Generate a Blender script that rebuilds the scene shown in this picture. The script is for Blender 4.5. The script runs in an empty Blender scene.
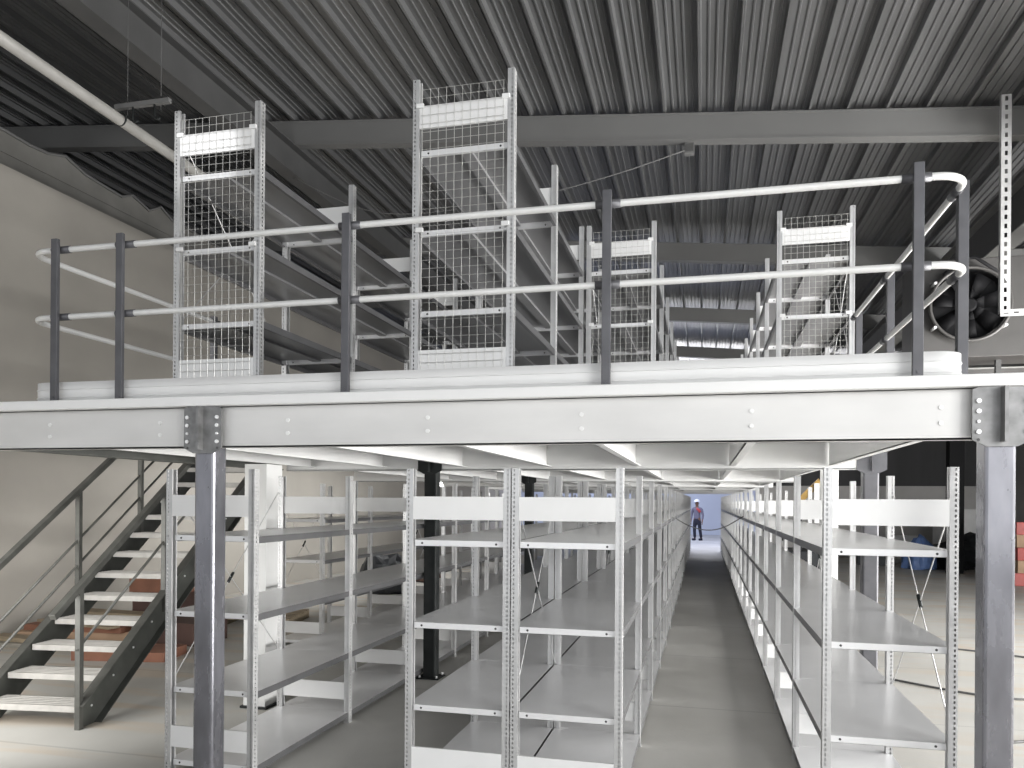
import bpy, bmesh, math, random
from mathutils import Vector, Matrix
R = math.radians
random.seed(7)
C = bpy.context.scene.collection
scn = bpy.context.scene

# ------------------------------------------------------------------ camera, world, lights, exposure
cam_d = bpy.data.cameras.new('camera')
cam = bpy.data.objects.new('camera', cam_d); C.objects.link(cam)
cam_d.sensor_width = 36.0
cam_d.lens = 776.0 / 1024.0 * 36.0
cam_d.shift_y = 117.0 / 1024.0
cam_d.clip_start = 0.05; cam_d.clip_end = 200
cam.matrix_world = (Matrix.Translation((0, 0, 1.7)) @ Matrix.Rotation(R(13.84), 4, 'Z')
                    @ Matrix.Rotation(R(90), 4, 'X') @ Matrix.Rotation(R(0.42), 4, 'Z'))
scn.camera = cam

scn.view_settings.view_transform = 'Standard'
scn.view_settings.look = 'None'
scn.view_settings.gamma = 1.0
scn.view_settings.use_curve_mapping = False
scn.view_settings.exposure = 0.4

w = bpy.data.worlds.new('world'); scn.world = w; w.use_nodes = True
bg = w.node_tree.nodes['Background']
bg.inputs[0].default_value = (0.93, 0.96, 1.0, 1)
bg.inputs[1].default_value = 0.75

def area(name, loc, target, sx, sy, power, col=(1, 1, 1)):
    d = bpy.data.lights.new(name, 'AREA'); d.shape = 'RECTANGLE'
    d.size = sx; d.size_y = sy; d.energy = power; d.color = col
    o = bpy.data.objects.new(name, d); C.objects.link(o)
    o.location = loc
    o.rotation_euler = (Vector(target) - Vector(loc)).to_track_quat('-Z', 'Y').to_euler()
    return o
area('front_door_daylight', (1.5, -4.6, 3.0), (-0.5, 6, 1.0), 9, 4.2, 120, (1.0, 1.0, 1.0))
area('front_right_daylight', (6.3, -1.2, 3.0), (1.4, 6.5, 0.3), 4, 2.6, 340, (1.0, 1.0, 0.99))
area('right_door_daylight', (8.6, 7.0, 1.15), (1.5, 8.0, 0.3), 9, 2.1, 2100, (1.0, 0.99, 0.97))
area('far_door_daylight', (-2.0, 34.0, 5.6), (-1.0, 36.0, 0.0), 14, 8, 900, (0.70, 0.76, 1.0))
area('left_bay_fill', (-5.3, 3.3, 1.7), (-7.6, 8.4, 1.4), 2.2, 2.6, 95, (1.0, 0.99, 0.96))  # added fill lamp outside the view, brightens the left wall and stairs
area('left_lane_fill', (-5.5, 14.0, 2.05), (-8.1, 14.6, 0.7), 7.5, 0.35, 95, (1.0, 1.0, 0.99))  # added fill lamp below the deck edge, facing away to brighten the wall
area('far_roof_fill', (2.0, 33.0, 5.4), (0.5, 16.0, 6.2), 10, 1.6, 380, (1.0, 0.99, 1.0))  # added fill lamp aimed up at the roof sheets, no window modelled

# narrow shaft of sun through a gap in the door head, falling on the end of the left upper shelving
sd = bpy.data.lights.new('sun_shaft', 'SPOT'); sd.energy = 1500; sd.spot_size = R(4.6); sd.spot_blend = 0.55; sd.shadow_soft_size = 0.02
so_ = bpy.data.objects.new('sun_shaft', sd); C.objects.link(so_); so_.location = (-2.0, -4.0, 4.4)
so_.rotation_euler = (Vector((-3.10, 4.28, 3.87)) - so_.location).to_track_quat('-Z', 'Y').to_euler()

# ------------------------------------------------------------------ materials
def mat(name, col, rough=0.5, metal=0.0, noise=0.0, nscale=4.0, col2=None, bump=0.0, bscale=60.0, rnoise=0.0, stretch=(1, 1, 1), alpha=None, emit=None):
    m = bpy.data.materials.new(name); m.use_nodes = True
    nt = m.node_tree; b = nt.nodes['Principled BSDF']
    b.inputs['Base Color'].default_value = (*col, 1)
    b.inputs['Roughness'].default_value = rough
    b.inputs['Metallic'].default_value = metal
    tc = nt.nodes.new('ShaderNodeTexCoord'); mp = nt.nodes.new('ShaderNodeMapping')
    mp.inputs['Scale'].default_value = stretch
    nt.links.new(tc.outputs['Object'], mp.inputs['Vector'])
    if noise > 0 or col2:
        n = nt.nodes.new('ShaderNodeTexNoise'); n.inputs['Scale'].default_value = nscale
        n.inputs['Detail'].default_value = 6
        nt.links.new(mp.outputs[0], n.inputs['Vector'])
        cr = nt.nodes.new('ShaderNodeValToRGB')
        cr.color_ramp.elements[0].position = 0.35; cr.color_ramp.elements[1].position = 0.68
        a = col2 if col2 else tuple(max(0, c * (1 - noise)) for c in col)
        cr.color_ramp.elements[0].color = (*a, 1); cr.color_ramp.elements[1].color = (*col, 1)
        nt.links.new(n.outputs['Fac'], cr.inputs['Fac'])
        nt.links.new(cr.outputs['Color'], b.inputs['Base Color'])
        if rnoise > 0:
            mr = nt.nodes.new('ShaderNodeMapRange')
            mr.inputs['To Min'].default_value = rough - rnoise; mr.inputs['To Max'].default_value = rough + rnoise
            nt.links.new(n.outputs['Fac'], mr.inputs['Value'])
            nt.links.new(mr.outputs[0], b.inputs['Roughness'])
    if bump > 0:
        n2 = nt.nodes.new('ShaderNodeTexNoise'); n2.inputs['Scale'].default_value = bscale
        n2.inputs['Detail'].default_value = 5
        nt.links.new(mp.outputs[0], n2.inputs['Vector'])
        bp = nt.nodes.new('ShaderNodeBump'); bp.inputs['Strength'].default_value = bump
        bp.inputs['Distance'].default_value = 0.01
        nt.links.new(n2.outputs['Fac'], bp.inputs['Height'])
        nt.links.new(bp.outputs[0], b.inputs['Normal'])
    return m
M = {}
M['galv'] = mat('galvanised_steel', (0.60, 0.60, 0.60), 0.38, 0.55, 0.10, 14, rnoise=0.06)
M['under'] = mat('shelf_shaded_underside', (0.30, 0.30, 0.305), 0.4, 0.4, 0.1, 4, rnoise=0.06)  # same shelf steel, darkened to paint in the shade underneath
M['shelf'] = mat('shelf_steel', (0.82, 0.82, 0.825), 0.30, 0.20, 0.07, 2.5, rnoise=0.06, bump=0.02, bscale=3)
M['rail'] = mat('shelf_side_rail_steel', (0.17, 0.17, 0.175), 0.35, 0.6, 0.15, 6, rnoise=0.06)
M['white'] = mat('light_grey_paint', (0.80, 0.80, 0.795), 0.45, 0.0, 0.03, 6)
M['beam'] = mat('beam_paint', (0.68, 0.675, 0.665), 0.42, 0.1, 0.12, 1.6, rnoise=0.05, stretch=(1, 1, 3))
M['joist'] = mat('joist_paint', (0.80, 0.80, 0.79), 0.5, 0.0, 0.08, 2)
M['deck'] = mat('deck_sheet', (0.72, 0.72, 0.72), 0.5, 0.1, 0.10, 2)
M['tube'] = mat('railing_tube', (0.74, 0.74, 0.73), 0.3, 0.1, 0.05, 10)
M['railpost'] = mat('dark_grey_post', (0.115, 0.115, 0.125), 0.42, 0.35, 0.25, 8)
M['column'] = mat('column_steel', (0.25, 0.25, 0.275), 0.27, 0.65, 0.35, 5, rnoise=0.10, stretch=(2, 2, 0.6))
M['bracket'] = mat('bracket_steel', (0.27, 0.27, 0.27), 0.42, 0.45, 0.40, 14, rnoise=0.1)
M['bolt'] = mat('bright_bolt', (0.85, 0.85, 0.85), 0.3, 0.4)
M['hole'] = mat('dark_bolt', (0.05, 0.05, 0.05), 0.6)
M['dark'] = mat('dark_steel', (0.035, 0.038, 0.038), 0.45, 0.3, 0.3, 6)
M['stair'] = mat('stair_paint', (0.075, 0.078, 0.07), 0.5, 0.1, 0.4, 5)
M['stairrail'] = mat('stair_rail_paint', (0.11, 0.11, 0.10), 0.42, 0.2, 0.3, 9)
M['tread'] = mat('stair_tread', (0.44, 0.425, 0.40), 0.6, 0.1, 0.18, 14)
M['rafter'] = mat('rafter_paint', (0.145, 0.145, 0.143), 0.55, 0.1, 0.12, 1.2)
M['girder'] = mat('girder_paint', (0.07, 0.07, 0.07), 0.6, 0.1, 0.2, 2)
M['girderlight'] = mat('girder_flange', (0.30, 0.30, 0.29), 0.5, 0.2, 0.2, 2)
M['roof'] = mat('roof_sheet', (0.22, 0.222, 0.225), 0.36, 0.6, 0.25, 1.1, rnoise=0.08, stretch=(4, 0.25, 1))
M['plaster'] = mat('plaster', (0.42, 0.395, 0.355), 0.9, 0, 0.12, 0.9, bump=0.15, bscale=12)
M['clad'] = mat('grey_cladding', (0.20, 0.195, 0.18), 0.8, 0, 0.3, 1.4)
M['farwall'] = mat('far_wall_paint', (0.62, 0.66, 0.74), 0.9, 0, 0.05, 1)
M['lowerwall'] = mat('white_block_wall', (0.50, 0.49, 0.48), 0.9, 0, 0.1, 2)
M['upperwall'] = mat('dark_sheet_wall', (0.06, 0.06, 0.063), 0.8, 0, 0.2, 1, stretch=(3, 3, 0.3))
M['whitecol'] = mat('white_column_paint', (0.74, 0.74, 0.73), 0.6, 0, 0.06, 3)
M['wire'] = mat('mesh_wire', (0.62, 0.62, 0.60), 0.35, 0.5)
M['pipe'] = mat('white_pipe', (0.36, 0.35, 0.33), 0.4, 0.0, 0.15, 6)
M['cable'] = mat('grey_cable', (0.10, 0.10, 0.10), 0.6)
M['wood'] = mat('pale_timber', (0.36, 0.29, 0.20), 0.75, 0, 0.35, 5, stretch=(1, 8, 8))
M['wood2'] = mat('grey_timber', (0.30, 0.28, 0.24), 0.8, 0, 0.35, 5, stretch=(1, 8, 8))
M['orange'] = mat('reddish_board', (0.27, 0.12, 0.075), 0.7, 0, 0.3, 3)
M['brown'] = mat('dark_brown_board', (0.10, 0.055, 0.045), 0.7, 0, 0.3, 3)
M['card'] = mat('cardboard', (0.40, 0.27, 0.18), 0.85, 0, 0.2, 4)
M['rubble'] = mat('black_plastic', (0.03, 0.032, 0.035), 0.4, 0, 0.3, 5)
M['blue'] = mat('blue_wrap', (0.12, 0.20, 0.42), 0.45, 0, 0.3, 6)
M['red'] = mat('red_plastic', (0.40, 0.05, 0.04), 0.5, 0, 0.2, 6)
M['paper'] = mat('white_carton', (0.70, 0.70, 0.70), 0.7, 0, 0.1, 4)
M['yellow'] = mat('yellow_paint', (0.50, 0.32, 0.10), 0.5, 0, 0.3, 4)
M['fanblack'] = mat('fan_black', (0.008, 0.008, 0.009), 0.7, 0.0)
M['fanbox'] = mat('fan_casing', (0.075, 0.072, 0.07), 0.5, 0.2, 0.25, 2)
M['skin'] = mat('skin', (0.20, 0.11, 0.075), 0.6)
M['trouser'] = mat('dark_navy_cloth', (0.025, 0.027, 0.045), 0.9, 0, 0.2, 20)
M['shirt'] = mat('grey_shirt_cloth', (0.20, 0.19, 0.25), 0.9, 0, 0.2, 20)
M['redcloth'] = mat('red_cloth', (0.50, 0.08, 0.08), 0.9)
M['hat'] = mat('white_helmet', (0.85, 0.85, 0.88), 0.3)

# concrete floor: pale slab, darker damp patches, sandy tracks to the right, joints
def floor_mat():
    m = bpy.data.materials.new('concrete'); m.use_nodes = True
    nt = m.node_tree; b = nt.nodes['Principled BSDF']; L = nt.links.new
    b.inputs['Roughness'].default_value = 0.55
    tc = nt.nodes.new('ShaderNodeTexCoord')
    n1 = nt.nodes.new('ShaderNodeTexNoise'); n1.inputs['Scale'].default_value = 0.7; n1.inputs['Detail'].default_value = 8
    L(tc.outputs['Object'], n1.inputs['Vector'])
    c1 = nt.nodes.new('ShaderNodeValToRGB')
    c1.color_ramp.elements[0].position = 0.3; c1.color_ramp.elements[1].position = 0.7
    c1.color_ramp.elements[0].color = (0.46, 0.45, 0.42, 1); c1.color_ramp.elements[1].color = (0.60, 0.59, 0.56, 1)
    L(n1.outputs['Fac'], c1.inputs['Fac'])
    mp = nt.nodes.new('ShaderNodeMapping'); mp.inputs['Scale'].default_value = (0.45, 2.2, 1)
    mp.inputs['Rotation'].default_value = (0, 0, R(12))
    L(tc.outputs['Object'], mp.inputs['Vector'])
    n2 = nt.nodes.new('ShaderNodeTexNoise'); n2.inputs['Scale'].default_value = 1.3; n2.inputs['Detail'].default_value = 9
    n2.inputs['Distortion'].default_value = 0.8
    L(mp.outputs[0], n2.inputs['Vector'])
    c2 = nt.nodes.new('ShaderNodeValToRGB')
    c2.color_ramp.elements[0].position = 0.50; c2.color_ramp.elements[1].position = 0.62
    L(n2.outputs['Fac'], c2.inputs['Fac'])
    sep = nt.nodes.new('ShaderNodeSeparateXYZ'); L(tc.outputs['Object'], sep.inputs[0])
    ab = nt.nodes.new('ShaderNodeMath'); ab.operation = 'ADD'; ab.inputs[1].default_value = 0.9; L(sep.outputs['X'], ab.inputs[0])
    ab2 = nt.nodes.new('ShaderNodeMath'); ab2.operation = 'ABSOLUTE'; L(ab.outputs[0], ab2.inputs[0])
    mr = nt.nodes.new('ShaderNodeMapRange'); mr.inputs['From Min'].default_value = 2.0; mr.inputs['From Max'].default_value = 3.6
    L(ab2.outputs[0], mr.inputs['Value'])
    mu = nt.nodes.new('ShaderNodeMath'); mu.operation = 'MULTIPLY'
    L(c2.outputs['Color'], mu.inputs[0]); L(mr.outputs[0], mu.inputs[1])
    mu2 = nt.nodes.new('ShaderNodeMath'); mu2.operation = 'MULTIPLY'; mu2.inputs[1].default_value = 0.75; L(mu.outputs[0], mu2.inputs[0])
    mx = nt.nodes.new('ShaderNodeMixRGB'); L(mu2.outputs[0], mx.inputs['Fac']); L(c1.outputs['Color'], mx.inputs[1])
    mx.inputs[2].default_value = (0.54, 0.46, 0.37, 1)
    # slab joints every 4.5 m across
    md = nt.nodes.new('ShaderNodeMath'); md.operation = 'PINGPONG'; md.inputs[1].default_value = 1.1
    L(sep.outputs['Y'], md.inputs[0])
    lt = nt.nodes.new('ShaderNodeMath'); lt.operation = 'LESS_THAN'; lt.inputs[1].default_value = 0.012; L(md.outputs[0], lt.inputs[0])
    mj = nt.nodes.new('ShaderNodeMath'); mj.operation = 'MULTIPLY'; mj.inputs[1].default_value = 0.25; L(lt.outputs[0], mj.inputs[0])
    mx2 = nt.nodes.new('ShaderNodeMixRGB'); L(mj.outputs[0], mx2.inputs['Fac']); L(mx.outputs['Color'], mx2.inputs[1])
    mx2.inputs[2].default_value = (0.12, 0.12, 0.12, 1)
    L(mx2.outputs['Color'], b.inputs['Base Color'])
    n3 = nt.nodes.new('ShaderNodeTexNoise'); n3.inputs['Scale'].default_value = 30; L(tc.outputs['Object'], n3.inputs['Vector'])
    bp = nt.nodes.new('ShaderNodeBump'); bp.inputs['Strength'].default_value = 0.1; bp.inputs['Distance'].default_value = 0.01
    L(n3.outputs['Fac'], bp.inputs['Height']); L(bp.outputs[0], b.inputs['Normal'])
    return m
M['concrete'] = floor_mat()
for _k in ('fanblack', 'dark', 'rubble'): M[_k].node_tree.nodes['Principled BSDF'].inputs['Specular IOR Level'].default_value = 0.15

# ------------------------------------------------------------------ mesh builder
class MB:
    def __init__(s): s.v = []; s.f = []; s.mi = []; s.mats = []; s.sm = []
    def m(s, name):
        if name not in s.mats: s.mats.append(name)
        return s.mats.index(name)
    def quad(s, pts, m, smooth=False):
        i = len(s.v); s.v += [tuple(p) for p in pts]; s.f.append(tuple(range(i, i + len(pts)))); s.mi.append(s.m(m)); s.sm.append(smooth)
    def box(s, x0, x1, y0, y1, z0, z1, m):
        i = len(s.v)
        s.v += [(x0, y0, z0), (x1, y0, z0), (x1, y1, z0), (x0, y1, z0), (x0, y0, z1), (x1, y0, z1), (x1, y1, z1), (x0, y1, z1)]
        k = s.m(m)
        for f in ((0, 3, 2, 1), (4, 5, 6, 7), (0, 1, 5, 4), (1, 2, 6, 5), (2, 3, 7, 6), (3, 0, 4, 7)):
            s.f.append(tuple(i + j for j in f)); s.mi.append(k); s.sm.append(False)
        return s
    def obox(s, c, ax, ay, az, m):
        """oriented box: centre, three half-vectors"""
        c = Vector(c); ax = Vector(ax); ay = Vector(ay); az = Vector(az); i = len(s.v)
        for (a, b_, d) in ((-1, -1, -1), (1, -1, -1), (1, 1, -1), (-1, 1, -1), (-1, -1, 1), (1, -1, 1), (1, 1, 1), (-1, 1, 1)):
            s.v.append(tuple(c + a * ax + b_ * ay + d * az))
        k = s.m(m)
        for f in ((0, 3, 2, 1), (4, 5, 6, 7), (0, 1, 5, 4), (1, 2, 6, 5), (2, 3, 7, 6), (3, 0, 4, 7)):
            s.f.append(tuple(i + j for j in f)); s.mi.append(k); s.sm.append(False)
        return s
    def bar(s, a, b, w, h, m, up=(0, 0, 1)):
        a = Vector(a); b = Vector(b); d = (b - a); L = d.length; d = d / L
        side = d.cross(Vector(up)).normalized(); u = side.cross(d)
        return s.obox((a + b) / 2, d * L / 2, side * w / 2, u * h / 2, m)
    def tube(s, pts, r, m, n=10, cap=True):
        pts = [Vector(p) for p in pts]; rings = []; k = s.m(m)
        prev = None
        for j, p in enumerate(pts):
            if j == 0: d = pts[1] - pts[0]
            elif j == len(pts) - 1: d = pts[-1] - pts[-2]
            else: d = (pts[j + 1] - p).normalized() + (p - pts[j - 1]).normalized()
            d.normalize()
            if prev is None:
                ref = Vector((0, 0, 1)) if abs(d.z) < 0.9 else Vector((1, 0, 0))
                a = d.cross(ref).normalized()
            else:
                a = (prev - d * prev.dot(d)).normalized()
            prev = a; b = d.cross(a)
            i = len(s.v); rr = r[j] if isinstance(r, (list, tuple)) else r
            for q in range(n):
                t = 2 * math.pi * q / n
                s.v.append(tuple(p + (a * math.cos(t) + b * math.sin(t)) * rr))
            rings.append(i)
        for j in range(len(rings) - 1):
            for q in range(n):
                q2 = (q + 1) % n
                s.f.append((rings[j] + q, rings[j] + q2, rings[j + 1] + q2, rings[j + 1] + q)); s.mi.append(k); s.sm.append(n > 5)
        if cap:
            s.f.append(tuple(rings[0] + q for q in reversed(range(n)))); s.mi.append(k); s.sm.append(False)
            s.f.append(tuple(rings[-1] + q for q in range(n))); s.mi.append(k); s.sm.append(False)
        return s
    def disc(s, c, nrm, r, t, m, n=8):
        c = Vector(c); nrm = Vector(nrm).normalized()
        return s.tube([c, c + nrm * t], r, m, n)
    def prism(s, poly, d, m):
        """poly: list of 3-D points, d: extrusion vector"""
        d = Vector(d); n = len(poly); i = len(s.v); k = s.m(m)
        s.v += [tuple(p) for p in poly] + [tuple(Vector(p) + d) for p in poly]
        s.f.append(tuple(range(i + n - 1, i - 1, -1))); s.f.append(tuple(range(i + n, i + 2 * n)))
        s.mi += [k, k]; s.sm += [False, False]
        for q in range(n):
            q2 = (q + 1) % n
            s.f.append((i + q, i + q2, i + n + q2, i + n + q)); s.mi.append(k); s.sm.append(False)
        return s
    def mesh(s, name, weld=False):
        me = bpy.data.meshes.new(name); me.from_pydata(s.v, [], s.f)
        for mm in s.mats: me.materials.append(M[mm])
        me.polygons.foreach_set('material_index', s.mi)
        me.polygons.foreach_set('use_smooth', s.sm)
        me.update()
        bm = bmesh.new(); bm.from_mesh(me)
        if weld: bmesh.ops.remove_doubles(bm, verts=bm.verts, dist=1e-4)
        bmesh.ops.recalc_face_normals(bm, faces=bm.faces); bm.to_mesh(me); bm.free()
        return me

def obj(name, me, parent=None, loc=(0, 0, 0), rz=0.0, bevel=0.0):
    if isinstance(me, MB): me = me.mesh(name)
    o = bpy.data.objects.new(name, me); C.objects.link(o)
    o.location = loc; o.rotation_euler = (0, 0, rz)
    if parent: o.parent = parent
    if bevel:
        b = o.modifiers.new('bevel', 'BEVEL'); b.width = bevel; b.segments = 2; b.limit_method = 'ANGLE'; b.angle_limit = R(40)
    return o
def tag(o, label, cat, group=None):
    o['label'] = label; o['category'] = cat
    if group: o['group'] = group
    return o
def thing(name, label, cat, loc=(0, 0, 0), rz=0, group=None):
    o = bpy.data.objects.new(name, None); C.objects.link(o)
    o.location = loc; o.rotation_euler = (0, 0, rz); o.empty_display_size = 0.1
    return tag(o, label, cat, group)
def struct(name, me):
    o = obj(name, me); o['kind'] = 'structure'; return o
ORD = ['first', 'second', 'third', 'fourth', 'fifth', 'sixth', 'seventh', 'eighth', 'ninth', 'tenth']

# ------------------------------------------------------------------ building shell
def zr(x): return 6.21 - 0.091 * x            # underside of the rafters
X_L, X_R, Y_F, Y_B = -16.0, 9.0, -5.0, 42.0
struct('floor', MB().box(X_L, X_R, Y_F, Y_B, -0.2, 0, 'concrete'))
# corrugated roof: deep narrow ribs with fine stiffeners in between, running away from the viewer
rb = MB(); pitch = 0.43; x = X_L; prof = []
while x < X_R + 0.3:
    for dx, dz in ((0, .012), (.028, .012), (.040, .085), (.10, .085), (.106, .073), (.122, .073), (.128, .085), (.185, .085), (.191, .073), (.207, .073), (.213, .085),
                   (.27, .085), (.276, .073), (.292, .073), (.298, .085), (.355, .085), (.361, .073), (.377, .073), (.383, .085), (.418, .085)):
        prof.append((x + dx, dz))
    x += pitch
for (xa, za), (xb, zb) in zip(prof[:-1], prof[1:]):
    rb.quad([(xa, Y_F, zr(xa) + .33 + za), (xb, Y_F, zr(xb) + .33 + zb), (xb, Y_B, zr(xb) + .33 + zb), (xa, Y_B, zr(xa) + .33 + za)], 'roof')
    rb.quad([(xa, Y_F, zr(xa) + .45), (xb, Y_F, zr(xb) + .45), (xb, Y_B, zr(xb) + .45), (xa, Y_B, zr(xa) + .45)], 'roof')
struct('ceiling', rb)
# walls
struct('wall_partition', MB().box(-8.4, -8.2, Y_F + 4, 32, 0, 5.70, 'plaster'))
b = MB()
b.box(-8.36, -8.24, Y_F + 4, 32, 5.70, 6.08, 'clad')
struct('trim_partition_top', b)
struct('wall_left', MB().box(X_L - .2, X_L, Y_F, Y_B, 0, 8.2, 'plaster'))
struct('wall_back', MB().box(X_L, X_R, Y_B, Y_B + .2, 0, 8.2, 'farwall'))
b = MB(); b.box(1.75, X_R, 26.2, 26.4, 0, 2.25, 'lowerwall'); b.box(1.75, X_R, 26.2, 26.4, 2.25, 5.8, 'upperwall')
struct('wall_far_right', b)
b = MB(); b.box(X_R, X_R + .2, 12.5, Y_B, 0, 2.25, 'lowerwall'); b.box(X_R, X_R + .2, 12.5, Y_B, 2.25, 6.1, 'lowerwall')
b.box(X_R, X_R + .2, Y_F, 12.5, 4.6, 6.1, 'lowerwall'); b.box(X_R, X_R + .2, Y_F, 1.5, 0, 4.6, 'lowerwall')
struct('wall_right', b)

def ibeam(p0, p1, h, wf, mw, mf=None, tf=.014, tw=.010):
    """I section between two points given for the UNDERSIDE centre line"""
    mf = mf or mw; b = MB(); p0 = Vector(p0); p1 = Vector(p1); up = Vector((0, 0, 1))
    b.bar(p0 + up * tf / 2, p1 + up * tf / 2, wf, tf, mf)
    b.bar(p0 + up * (h - tf / 2), p1 + up * (h - tf / 2), wf, tf, mf)
    b.bar(p0 + up * h / 2, p1 + up * h / 2, tw, h - 2 * tf, mw)
    return b
for i, yy in enumerate((-0.5, 4.9, 10.0, 15.0, 20.0, 25.0, 30.0, 35.0, 40.0)):
    if i in (0, 1): continue
    # box-faced rafter
    b = MB()
    for (dy, hw, z0, z1) in ((0, .085, 0, .022), (0, .085, .308, .33), (-.045, .03, .022, .308)):
        b.prism([(X_L, yy + dy - hw, zr(X_L) + z0), (X_R, yy + dy - hw, zr(X_R) + z0), (X_R, yy + dy - hw, zr(X_R) + z1), (X_L, yy + dy - hw, zr(X_L) + z1)],
                (0, 2 * hw, 0), 'rafter')
    o = obj('roof_rafter', b)
    tag(o, 'grey steel rafter spanning the hall under the corrugated roof, %s rafter from the viewer' % ORD[i - 2], 'roof beam', 'steel rafters under the roof')
g1 = ibeam((-5.76, Y_F, zr(-5.76) - .42), (-5.76, Y_B, zr(-5.76) - .42), .42, .22, 'girder')
tag(obj('roof_girder', g1), 'dark lengthwise steel girder under the roof above the left mesh-ended shelving', 'roof beam', 'lengthwise roof girders')
g2 = ibeam((4.0, Y_F, zr(4.0) - .62), (4.0, 26.1, zr(4.0) - .62), .62, .26, 'girder', 'girderlight')
tag(obj('roof_girder', g2), 'dark lengthwise steel girder with pale flanges under the roof above the black fan', 'roof beam', 'lengthwise roof girders')

# pipe under the roof and its hanger strut
def zpipe(y): return 5.15 - 0.022 * y
tag(obj('ceiling_pipe', MB().tube([(-5.0, Y_F + .5, zpipe(Y_F)), (-5.0, 6, zpipe(6)), (-5.0, 12, zpipe(12)), (-5.0, 25.9, zpipe(26))], .048, 'pipe', 14)),
    'pale round pipe running slanting across the upper left under the roof', 'pipe')
h = thing('pipe_hanger', 'small steel strut with hooks holding the pale pipe at upper left', 'hanger', (-5.05, 5.8, 5.12))
obj('strut', MB().box(0, .55, -.02, .02, .0, .04, 'rafter'), h)
for dx in (.12, .46):
    obj('threaded_rod', MB().tube([(dx, 0, -.06), (dx, 0, zr(-4.8) + .34 - 5.12)], .003, 'girder', 6), h)
for dx in (.18, .40):
    hk = [(dx, -.005, 0), (dx, -.005, -.09), (dx + .012, -.005, -.125), (dx + .035, -.005, -.135), (dx + .055, -.005, -.12)]
    obj('hook', MB().tube(hk, .009, 'dark', 6), h)
ring = [(.05 + .055 * math.cos(t), 0, -.087 + .055 * math.sin(t)) for t in [2 * math.pi * k / 16 for k in range(17)]]
obj('pipe_clamp', MB().tube(ring, .008, 'dark', 6), h)

# ragged plastic edge hanging along the top of the partition
b = MB(); pts = []; y = 2.0
while y < 24:
    pts.append((y, 6.08 + random.uniform(-.02, .05) + (0.10 if random.random() < .12 else 0))); y += random.uniform(.18, .4)
for (ya, za), (yb, zb) in zip(pts[:-1], pts[1:]):
    b.prism([(-8.23, ya, 5.86), (-8.23, yb, 5.86), (-8.23, yb, zb), (-8.23, ya, za)], (.012, 0, 0), 'clad')
b.tube([(-8.2, p[0], p[1]) for p in pts], .02, 'rafter', 6)
tag(obj('torn_sheet', b), 'torn grey sheet with a ragged edge along the top of the plastered left wall', 'sheet')

# slotted hanging frame upper right
hf = thing('slotted_hanger', 'white perforated steel hanger with a bottom arm hanging from the roof at upper right', 'hanger', (3.2, 9.55, 0))
def slotted(p0, p1, w, m='galv', pitch=.10, face=Vector((0, -1, 0))):
    """flat strip with real slots from p0 to p1, plus a return flange"""
    b = MB(); p0 = Vector(p0); p1 = Vector(p1); d = p1 - p0; L = d.length; d.normalize(); s = d.cross(face).normalized()
    n = int(L / pitch)
    cols = [-w / 2, -w * .14, w * .14, w / 2]
    for k in range(n):
        t0 = k * pitch; ts = [t0, t0 + pitch * .3, t0 + pitch * .8, t0 + pitch]
        for a in range(3):
            for c in range(3):
                if a == 1 and c == 1: continue
                b.quad([p0 + d * ts[a] + s * cols[c], p0 + d * ts[a] + s * cols[c + 1], p0 + d * ts[a + 1] + s * cols[c + 1], p0 + d * ts[a + 1] + s * cols[c]], m)
    e = s * (-w / 2)
    b.quad([p0 + e, p1 + e, p1 + e - face * w * .6, p0 + e - face * w * .6], m)
    return b
obj('upright_angle', slotted((0, 0, 3.80), (0, 0, zr(3.2) + .30), .10), hf)
obj('bottom_arm', slotted((-.05, -.01, 3.80), (2.6, -.01, 3.80), .075), hf)
obj('far_angle', slotted((2.6, 0, 3.80), (2.6, 0, zr(5.8) + .30), .10), hf)

# junction box + wires below first rafter
jb = thing('junction_box', 'small square metal junction box under the first rafter near the centre', 'box', (-.20, 10.05, zr(-.2) - .13))
obj('box_body', MB().box(-.06, .06, -.05, .05, .0, .13, 'rafter'), jb)
obj('cover', MB().box(-.05, .05, -.056, -.05, .015, .115, 'girder'), jb)
def cable(name, pts, r, m, label, cat='cable', group=None):
    P = [Vector(p) for p in pts]; out = []
    for k in range(len(P) - 1):
        a = P[max(k - 1, 0)]; b_ = P[k]; c = P[k + 1]; d = P[min(k + 2, len(P) - 1)]
        for q in range(6):
            t = q / 6
            out.append(.5 * ((2 * b_) + (-a + c) * t + (2 * a - 5 * b_ + 4 * c - d) * t * t + (-a + 3 * b_ - 3 * c + d) * t ** 3))
    out.append(P[-1])
    return tag(obj(name, MB().tube(out, r, m, 6)), label, cat, group)
cable('hanging_wire', [(-.26, 10.0, zr(-.2) - .1), (-1.2, 9.9, 5.85), (-2.4, 9.8, 5.62), (-4.2, 9.7, 5.55), (-5.6, 9.8, 6.2)], .006, 'rafter',
      'thin wire sagging leftwards from the junction box under the rafter', 'wire')

# ------------------------------------------------------------------ mezzanine
ZB, ZT, ZD = 1.988, 2.22, 2.27          # beam underside, deck underside, deck top
YF = 3.85
XD0, XD1, XS, YS = -5.35, 1.28, -4.03, 8.0
YE = 27.7
b = MB(); b.box(XS, XD1, YF - .03, YE, ZT, ZD, 'deck'); b.box(XD0, XS, YS, YE, ZT, ZD, 'deck')
mz = thing('mezzanine_deck', 'pale raised mezzanine floor over the lower shelving with a white front edge', 'mezzanine floor')
obj('floor_panel', b, mz)
# edge lip
b = MB(); b.box(-8.1, 5.2, YF - .085, YF - .03, ZT - .005, ZD, 'white')
obj('edge_strip', b, mz, bevel=.006)
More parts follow.
